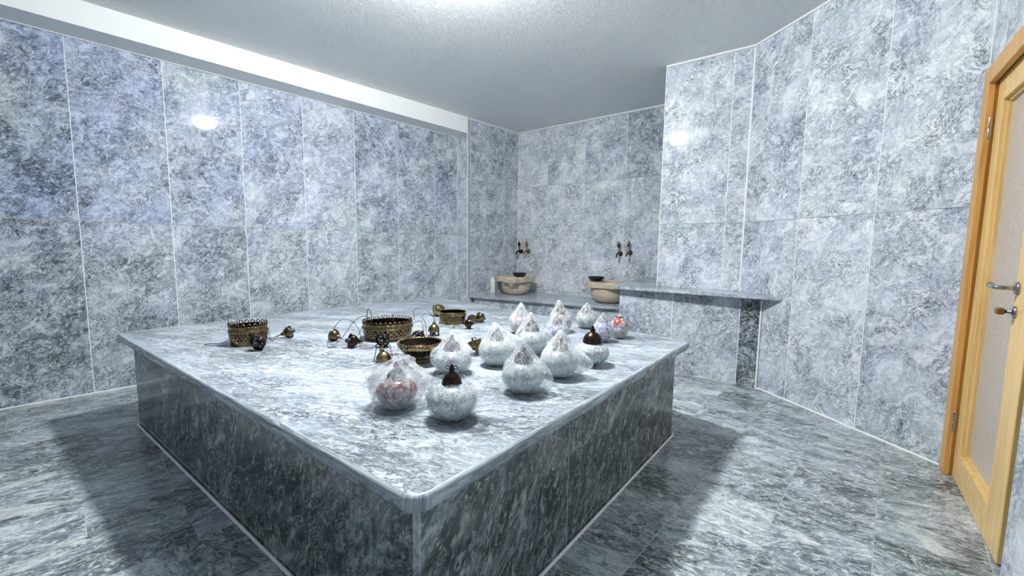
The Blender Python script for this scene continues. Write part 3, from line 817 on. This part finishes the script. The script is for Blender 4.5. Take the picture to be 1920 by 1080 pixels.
# ------------------------------------------------------------------ lamp brass parts on the platform
ZP = ZT + .0006
def crown(mb, r, z, n, loop=.009, teeth=False):
    for k in range(n):
        a = 2 * PI * k / n; p = (r * math.cos(a), r * math.sin(a), z + loop * .7)
        mb.torus(p, loop, .0028, (math.cos(a), math.sin(a), 0), 12, 5)
        if teeth: mb.lathe([(.0035, 0), (.0015, .006), (0, .008)], 6, (p[0], p[1], p[2] + loop * .9))
def band_ring(name, label, x, y, r, h, crown_n=26, teeth=False, tilt=None, lattice=(26, 3)):
    t = thing(name, label, 'lamp part', (x, y, ZP), 'brass lamp rings on the platform')
    if tilt: t.rotation_euler = tilt
    mb = MB(); T = .0022
    # lower plain band, mid roll, upper band
    mb.lathe([(r * .93, 0), (r * .95, .003), (r * .95, h * .18), (r * .965, h * .21), (r * .965, h * .24)], 56)
    mb.lathe([(r * 1.0, h * .60), (r * 1.045, h * .63), (r * 1.045, h * .68), (r * 1.0, h * .71), (r * 1.0, h * .86), (r * 1.02, h * .88), (r * 1.0, h * .90)], 56)
    mb.lathe([(r * 1.0 - T, h * .90), (r * 1.0 - T, h * .60)], 56); mb.lathe([(r * .965 - T, h * .24), (r * .93 - T, 0)], 56)
    mb.lathe([(r * .93, 0), (r * .93 - T, 0)], 56); mb.lathe([(r * 1.0, h * .90), (r - T, h * .90)], 56)
    mb.build('band', M['brass'], t)
    mb = MB(); mb.lathe([(r * .965, h * .24), (r * 1.0, h * .42), (r * 1.0, h * .60)], 56); mb.build('pierced_band', M['brass_lattice'], t)
    mb = MB(); mb.lathe([(r * .935, h * .02), (r * .94, h * .24), (r * .965, h * .60), (r * .965, h * .86)], 56); mb.build('added_dark_liner', M['brass_dark'], t)  # liner added behind the piercing so the holes look dark inside
    if crown_n:
        mb = MB(); crown(mb, r * .995, h * .90, crown_n, r * PI / crown_n * .62, teeth); mb.build('crown_trim', M['brass'], t)
    return t
rl = band_ring('brass_lamp_ring', 'brass lamp ring with scalloped crown nearest the left platform edge', -1.535, 2.382, .097, .122, 20, True)
rm = band_ring('brass_lamp_ring', 'widest brass lamp ring with beaded crown in the middle of the platform', -.783, 2.59, .150, .112, 32)
rbk = band_ring('brass_lamp_ring', 'plain rimmed brass lamp ring at the far back of the platform', -.450, 3.125, .100, .098, 0)
def wire_part(t, pts, r=.0017, name='cable', mat='wire'):
    mb = MB(); mb.tube(chaikin([Vector(p) for p in pts], 3), r, 6); return mb.build(name, M[mat], t, off=Vector(t.location))
def chain_part(t, pts, link=.0075, mat='brass'):
    P = chaikin(pts, 3); mb = MB(); acc = 0; last = P[0]; k = 0
    for a, b in zip(P, P[1:]):
        acc += (b - a).length
        if acc > link * 1.25:
            acc = 0; d = (b - a).normalized(); side = d.cross(Vector((0, 0, 1)) if abs(d.z) < .9 else Vector((1, 0, 0))).normalized()
            ax = side if k % 2 else d.cross(side); k += 1
            mb.torus(a, link * .62, .0014, ax, 8, 4)
    return mb.build('chain', M[mat], t, off=Vector(t.location))
# footed bowl
t = thing('brass_lamp_bowl', 'footed brass lamp bowl with studded rim at the middle of the platform', 'lamp part', (-.457, 2.045, ZP))
mb = MB(); mb.lathe([(0, .002), (.043, 0), (.047, .004), (.045, .010), (.046, .024), (.051, .029), (.047, .034), (.056, .040)], 48); mb.build('foot', M['brass'], t)
mb = MB(); mb.lathe([(.056, .040), (.082, .048), (.104, .078)], 60); mb.build('pierced_band', M['brass_lattice'], t)
mb = MB(); mb.lathe([(.104, .098), (.102, .080), (.080, .052), (.052, .046), (0, .045)], 40); mb.build('added_dark_liner', M['brass_dark'], t)  # dark lining added to darken the inside of the bowl
mb = MB(); mb.lathe([(.104, .078), (.110, .080), (.110, .086), (.113, .091), (.113, .096), (.109, .098), (.109, .102), (.106, .102), (.106, .078)], 60); mb.build('band', M['gold'], t)
mb = MB()
for k in range(40):
    a = 2 * PI * k / 40; mb.lathe([(.0045, 0), (.0035, .004), (0, .005)], 8, (.108 * math.cos(a), .108 * math.sin(a), .1015))
mb.build('stud_trim', M['gold'], t)
for k, a in enumerate((R(25), R(118), R(250))):
    mb = MB(); ca, sa = math.cos(a), math.sin(a)
    mb.tube([(.110 * ca, .110 * sa, .090), (.128 * ca, .128 * sa, .098), (.138 * ca, .138 * sa, .104)], [.006, .007, .004], 8); mb.torus((.143 * ca, .143 * sa, .105), .006, .002, (-sa, ca, 0), 12, 5)
    mb.build('chain_lug', M['brass'], t)

def bell(label, x, y, axis, mat='bronze', socket=True, size=1.0, spin=0.0, z=None, plate=True, feet=False):
    """lamp bell cap; local +z = from open flange to apex"""
    t = thing('lamp_cap', label, 'lamp part', (x, y, ZP), 'bell shaped lamp caps on the platform')
    q = Vector((0, 0, 1)).rotation_difference(Vector(axis).normalized()).to_matrix().to_4x4() @ Matrix.Rotation(spin, 4, 'Z') @ Matrix.Scale(size, 4)
    b1 = MB()
    b1.lathe([(.0375, 0), (.041, .001), (.0415, .004), (.037, .007), (.0365, .010), (.038, .013), (.037, .018), (.033, .028), (.025, .039), (.016, .046), (.011, .050), (.0125, .054), (.0125, .058), (.007, .062), (.006, .067), (0, .068)], 36)
    b1.lathe([(.0375, 0), (.0355, .004), (.035, .012)], 36)
    b2 = MB()
    if plate:
        b2.lathe([(0, .010), (.0355, .010)], 36)
        for k in range(6):
            a = 2 * PI * k / 6; b2.lathe([(.0042, .0092), (.003, .0082), (0, .008)], 10, (.024 * math.cos(a), .024 * math.sin(a), 0), mi=1)  # white bumps painted in for bright light seen through the plate's holes
    b3 = MB()
    if socket: b3.lathe([(.015, .010), (.015, -.004), (.0125, -.006), (.0125, -.020), (.010, -.022), (0, -.022)], 20)
    if feet:
        for k in range(3):
            a = 2 * PI * k / 3 + .4; b3.tube([(.03 * math.cos(a), .03 * math.sin(a), .004), (.033 * math.cos(a), .033 * math.sin(a), -.028)], [.005, .006], 8)
    b4 = MB(); b4.torus((0, 0, .072), .006, .0017, (1, 0, 0), 12, 5)
    allv = [q @ Vector(p) for m_ in (b1, b3, b4) for p in m_.v]
    dz = -min(p.z for p in allv) + (z or 0)
    T = Matrix.Translation((0, 0, dz)) @ q
    b1.build('bell', M[mat], t, mat=T)
    if plate: b2.build('back_plate', [M['black'], M['white_plastic']], t, mat=T)
    if socket or feet: b3.build('socket', M['black'], t, mat=T)
    b4.build('hook', M['brass_dark'], t, mat=T)
    t['apex_tmp'] = 1
    ap = Vector(t.location) + T @ Vector((0, 0, .074)); del t['apex_tmp']
    return t, ap
def ringpt(t, r, a, z): return Vector(t.location) + Vector((r * math.cos(R(a)), r * math.sin(R(a)), z))
Z0 = ZP + .0065
# left ring: disc cap in front, bell to the right
t, ap = bell('dark disc shaped cap leaning in front of the leftmost brass ring', -1.385, 2.215, (.15, .95, .22), 'brass_dark', size=1.03)
chain_part(t, [ap, ap + Vector((-.05, .0, -.02)), (-1.50, 2.26, Z0 + .01), ringpt(rl, .110, 255, .05)])
t, ap = bell('bronze bell cap lying right of the leftmost brass ring', -1.375, 2.55, (-.92, -.25, -.28), 'bronze', size=.95)
wire_part(t, [ap, (-1.44, 2.50, Z0), (-1.42, 2.40, Z0 + .002), (-1.412, 2.375, Z0 + .07), ringpt(rl, .117, 0, .10)])
chain_part(t, [ap, (-1.45, 2.47, Z0 + .004), (-1.44, 2.40, Z0 + .02), (-1.410, 2.365, Z0 + .08), ringpt(rl, .118, -8, .095)])
wire_part(rl, [ringpt(rl, .09, 200, .10), ringpt(rl, .10, 205, .17), ringpt(rl, .07, 215, .185), ringpt(rl, .04, 230, .15), ringpt(rl, .05, 240, .09)], .0017)
wire_part(rl, [ringpt(rl, .099, 200, .03), (-1.66, 2.34, Z0), (-1.76, 2.33, Z0), (-1.72, 2.29, Z0), (-1.60, 2.30, Z0)], .0018, 'cable')
# middle group
t, ap = bell('bronze bell cap with its socket pointing left, left of the widest ring', -1.085, 2.48, (.86, -.40, -.22), 'bronze', size=.9)
wire_part(t, [ap, (-1.00, 2.44, Z0), (-.93, 2.47, Z0 + .02), ringpt(rm, .165, 185, .05)])
t, ap = bell('blackened cap lying among looped cables left of the widest ring', -.915, 2.305, (.72, .55, -.20), 'brass_dark', size=1.0)
wire_part(t, [ap, (-.90, 2.37, Z0 + .13), (-.98, 2.36, Z0 + .16), (-1.03, 2.30, Z0 + .06), (-1.02, 2.25, Z0), (-.97, 2.24, Z0 + .02)])
wire_part(t, [ap, (-.84, 2.38, Z0 + .05), (-.80, 2.36, Z0 + .16), (-.89, 2.37, Z0 + .17), (-.98, 2.35, Z0 + .03), (-1.02, 2.37, Z0)])
chain_part(t, [ap, (-.86, 2.30, Z0), (-.80, 2.26, Z0), (-.77, 2.33, Z0 + .002), (-.79, 2.43, Z0 + .01)])
t, ap = bell('dark open cap facing front, just before the widest ring', -.735, 2.32, (.12, .95, .28), 'brass_dark', size=1.0)
wire_part(t, [ap, (-.74, 2.43, Z0 + .09), ringpt(rm, .165, 265, .09)])
t, ap = bell('dark open cap behind the footed brass bowl', -.555, 2.42, (.25, .9, .35), 'brass_dark', size=1.0)
wire_part(t, [ap, (-.55, 2.52, Z0 + .12), ringpt(rm, .166, -20, .10)])
t, ap = bell('upright brass cap on short legs right of the widest ring', -.505, 2.66, (0.05, 0, 1), 'brass', feet=True, size=.95)
wire_part(t, [ap, ap + Vector((-.01, .0, .04)), ap + Vector((-.07, .02, .075)), (-.64, 2.66, Z0 + .17), ringpt(rm, .163, 12, .106)], .0018)
wire_part(t, [ap + Vector((-.01, 0, .03)), ap + Vector((-.05, -.01, .05)), (-.58, 2.62, Z0 + .13), (-.545, 2.60, Z0 + .09), (-.545, 2.615, Z0)], .0017)
wire_part(rm, [ringpt(rm, .148, 165, .10), ringpt(rm, .15, 165, .15), ringpt(rm, .13, 172, .185), ringpt(rm, .10, 200, .17), ringpt(rm, .095, 200, .10)], .0024)
wire_part(rm, [ringpt(rm, .10, 80, .05), ringpt(rm, .06, 80, .14), ringpt(rm, .04, 60, .14), ringpt(rm, .05, 30, .05)], .002)
t, ap = bell('brass cap standing upright beside the footed bowl', -.632, 2.02, (-.18, -.05, 1), 'gold', socket=False, size=1.0)
wire_part(t, [ap, ap + Vector((-.02, -.01, .02)), (-.67, 2.02, Z0 + .055), (-.68, 2.0, Z0), (-.62, 1.96, Z0), (-.58, 1.95, Z0)], .002)
chain_part(t, [ap, ap + Vector((.03, .03, .02)), (-.612, 2.085, Z0 + .02), (-.625, 2.12, Z0), (-.60, 2.17, Z0)])
# back group
bell('shiny round brass cap standing behind the far back ring', -.605, 3.42, (-.35, -.75, .50), 'gold', size=1.30, socket=False)
bell('bronze cap tucked against the right side of the far ring', -.300, 3.105, (-.2, -.85, .30), 'bronze', size=.85, socket=False)
bell('bronze bell cap tipped on its apex, farthest right of the back ring', -.232, 3.16, (-.55, -.55, -.55), 'bronze', size=1.0)
t, ap = bell('blackened cap with a chain in front of the far back ring', -.290, 2.90, (-.75, -.25, .12), 'brass_dark', size=.92)
chain_part(t, [ap, (-.40, 2.88, Z0 + .004), (-.42, 2.93, Z0), (-.40, 3.01, Z0 + .01)])
bell('bronze cap lying alone between the footed bowl and the wrapped lamps', -.200, 2.205, (.30, -.35, -.80), 'bronze', size=1.0, spin=.4)

# ------------------------------------------------------------------ mosaic lamp globes
def nz(x, y, z, s): return mnoise.noise(Vector((x * s, y * s, z * s)))
def globe(label, x, y, Rg, H, pat, cap_r=.40, wrap='film', lean=(0, 0), flares=(), peak=1.0, neck=.62, cap='brass_dark', bare=False, seed=0, gh=.64, open_top=None, crease=.035, skirt=0.0, double=False, topw=1.0):
    """mosaic glass lamp bulb with metal cap, wrapped in film gathered at the top"""
    t = thing('mosaic_lamp_globe', label, 'lamp globe', (x, y, ZP), 'mosaic glass lamp globes standing on the platform')
    if not bare: Rg *= .95; H *= 1.03
    hg = H * gh
    mb = MB(); prof = [(0, .0), (Rg * .30, 0), (Rg * .34, .004), (Rg * .34, .008)]
    for i in range(15):
        a = -PI / 2 + .37 + (PI - .82) * i / 14
        prof.append((Rg * .95 * math.cos(a), .008 + (hg - .008) * (.5 + .5 * math.sin(a) / math.sin(PI / 2 - .41))))
    prof += [(Rg * .40, hg), (0, hg)]
    mb.lathe(prof, 44); mb.build('glass_globe', M[pat], t)
    mb = MB(); rc = Rg * cap_r; hc = H * .96 - hg
    mb.lathe([(rc * 1.05, hg - .004), (rc * 1.08, hg + hc * .04), (rc * 1.0, hg + hc * .08), (rc * 1.03, hg + hc * .14), (rc * 1.0, hg + hc * .20), (rc * .93, hg + hc * .30), (rc * .74, hg + hc * .45),
              (rc * .45, hg + hc * .56), (rc * .24, hg + hc * .62), (rc * .30, hg + hc * .68), (rc * .30, hg + hc * .76), (rc * .16, hg + hc * .82), (rc * .18, hg + hc * .90), (0, hg + hc)], 32)
    mb.build('cap', M[cap], t)
    mb = MB()
    for s in ((-1, 1) if open_top else ()): mb.torus((s * rc * .42, 0, hg + hc * .80), rc * .24, .0016, (.25, 1, .5), 12, 5)
    if open_top: mb.build('hook_loop', M[cap], t)
    if bare: return t
    # film
    def layer(nm, mat, grow, sd, top):
        n, rows = 88, []
        K = [(.20, -.0), (.42, .003), (.66, .05), (.86, .13), (.98, .25), (1.0, .35), (.96, .44), (.87, .53), (.74, .62), (.60, .70), (.47, .78), (.36, .86), (.24, .93), (.12, 1.0), (.02, 1.02)]
        zs = [k[1] for k in K]
        m = 34
        for i in range(m + 1):
            z = top * i / m * 1.02
            r = K[-1][0]
            for (r0, z0), (r1, z1) in zip(K, K[1:]):
                if z0 <= z <= z1: r = r0 + (r1 - r0) * (z - z0) / max(1e-6, z1 - z0); break
            ring = []
            if z > .45: r *= 1 + (topw - 1) * min(1, (z - .45) / .25)
            for k in range(n):
                a = 2 * PI * k / n; ca, sa = math.cos(a), math.sin(a)
                rr = r * Rg * grow
                pl_ = crease * (1.0 if z < .55 else 1.8)
                rr *= 1 + pl_ * nz(ca * 1.6 + sd, sa * 1.6, z * 2.5, 2.2) * 1.6 + pl_ * .6 * math.sin(a * 11 + sd + 3 * nz(ca, sa, z, 2)) * (1 if z > .45 else .35)
                for (fa, fz, amp, wa, wz) in flares:
                    da = (a - R(fa) + PI) % (2 * PI) - PI
                    rr += amp * math.exp(-(da / wa) ** 2) * math.exp(-((z - fz) / wz) ** 2)
                if z < .12: rr += skirt * (1 - z / .12) * (.6 + .6 * nz(ca * 2, sa * 2, sd, 2.0))
                rr = max(rr, .0015)
                lx, ly = lean[0] * max(0, z - .5) * H, lean[1] * max(0, z - .5) * H
                zz = z * H * peak
                ring.append((rr * ca + lx, rr * sa + ly, max(0.0008, zz + .004 * nz(ca * 3, sa * 3, z * 4 + sd, 1.0))))
            rows.append(ring)
        mb = MB(); mb.grid(rows, True); return mb.build(nm, M[mat], t)
    top = open_top or 1.0
    layer('wrapping_film', wrap, 1.0 if not double else 1.10, seed, top)
    if double: layer('outer_film', 'film_thin', 1.17, seed + 5, top * .88)
    return t
camdir = 0
globe('loosely bagged lamp globe with red flower mosaic at the front left', -.415, 1.465, .082, .165, 'mosaic_red', .42, 'film_thin', lean=(.15, .2), flares=[(150, .35, .018, .5, .3), (75, .85, .05, .35, .25), (180, .8, .035, .4, .2), (20, .45, .02, .6, .3)], seed=1, crease=.11, skirt=.012, double=True, gh=.60, topw=1.5)
globe('front white lamp globe with its dark metal cap poking through the film', -.200, 1.368, .094, .188, 'mosaic_white', .36, 'film', flares=[(-20, .55, .035, .6, .18), (20, .62, .03, .5, .15), (-95, .30, .012, .12, .30), (150, .68, .02, .6, .12)], seed=2, open_top=.66, crease=.08, gh=.60)
globe('white wrapped lamp globe directly behind the front capped one', -.272, 1.87, .098, .180, 'mosaic_white', .40, 'film', flares=[(0, .6, .02, .5, .2), (180, .55, .014, .5, .2)], seed=3, gh=.58)
globe('wrapped white lamp globe at the left of the cluster, film flaring right', -.070, 2.010, .095, .200, 'mosaic_white', .38, 'film_thick', lean=(-.12, .03), flares=[(10, .62, .050, .42, .18), (0, .45, .015, .5, .2)], seed=4, gh=.60)
globe('white wrapped lamp globe with tall peak at the front centre', .050, 1.632, .094, .196, 'mosaic_white', .42, 'film', lean=(-.05, 0), flares=[(-8, .28, .032, .40, .30), (-60, .3, .01, .4, .3)], seed=5, gh=.61)
globe('white wrapped lamp globe in the middle of the cluster', .113, 2.230, .092, .218, 'mosaic_white', .44, 'film', lean=(-.08, .05), flares=[(-5, .45, .030, .5, .2), (190, .45, .015, .5, .2)], seed=6, gh=.58)
globe('wrapped lamp globe with a small red patch at the back left', .062, 2.76, .078, .200, 'mosaic_pink', .45, 'film_thick', flares=[(180, .45, .012, .5, .2)], seed=7, gh=.58, peak=1.0)
globe('big wrapped lamp globe with film skirt flaring at lower right', .220, 1.840, .096, .200, 'mosaic_white', .42, 'film_thick', lean=(.05, .1), flares=[(-12, .30, .060, .36, .26), (20, .60, .02, .4, .2)], seed=8, gh=.60)
globe('unwrapped white mosaic lamp globe with shiny black cap', .405, 2.035, .088, .205, 'mosaic_white', .52, bare=True, gh=.56)
globe('wrapped lamp globe with a blue band behind the flared big one', .285, 2.560, .080, .172, 'mosaic_blue', .42, 'film', lean=(-.1, 0), seed=10, gh=.60, crease=.07)
globe('wrapped lamp globe with coral patch at the back row centre', .335, 2.815, .082, .215, 'mosaic_pink', .45, 'film', lean=(-.12, 0), seed=11, gh=.60)
globe('green tinted wrapped lamp globe at the back row right', .545, 2.985, .083, .176, 'mosaic_green', .46, 'film', seed=12, gh=.62)
globe('blue and white wrapped lamp globe second from the right end', .570, 2.555, .074, .170, 'mosaic_blue', .40, 'film', seed=13, gh=.70, crease=.04)
globe('round red and white wrapped lamp globe at the right end of the group', .700, 2.660, .066, .150, 'mosaic_pink', .36, 'film_thick', seed=14, gh=.86, crease=.03)

# ------------------------------------------------------------------ light
LX, LY = -.40, 2.40
lt = thing('ceiling_lamp', 'round white ceiling lamp above the marble platform', 'lamp', (LX, LY, ceil_z((LX, LY)) - .0005))
mb = MB(); mb.lathe([(0, 0), (.060, 0), (.062, -.004), (.062, -.014), (.056, -.018), (0, -.018)], 40); mb.build('base', M['paint'], lt)
mb = MB(); prof = [(.055, -.018)] + [(.105 * math.cos(a), -.058 + .040 * math.sin(a)) for a in [R(58 - 148 * i / 16) for i in range(17)]]
mb.lathe(prof, 48); mb.build('diffuser', emit('lit lamp diffuser', (.98, .99, 1.0), 720), lt)

w = bpy.data.worlds.new('world'); sc.world = w; w.use_nodes = True
w.node_tree.nodes['Background'].inputs[0].default_value = (.6, .7, .9, 1); w.node_tree.nodes['Background'].inputs[1].default_value = .3

sc.view_settings.view_transform = 'Standard'; sc.view_settings.look = 'None'
sc.view_settings.exposure = 0.80; sc.view_settings.gamma = 1.0; sc.view_settings.use_curve_mapping = False
sc.cycles.max_bounces = 10; sc.cycles.diffuse_bounces = 6; sc.cycles.glossy_bounces = 4; sc.cycles.transparent_max_bounces = 16
sc.cycles.sample_clamp_indirect = 6.0
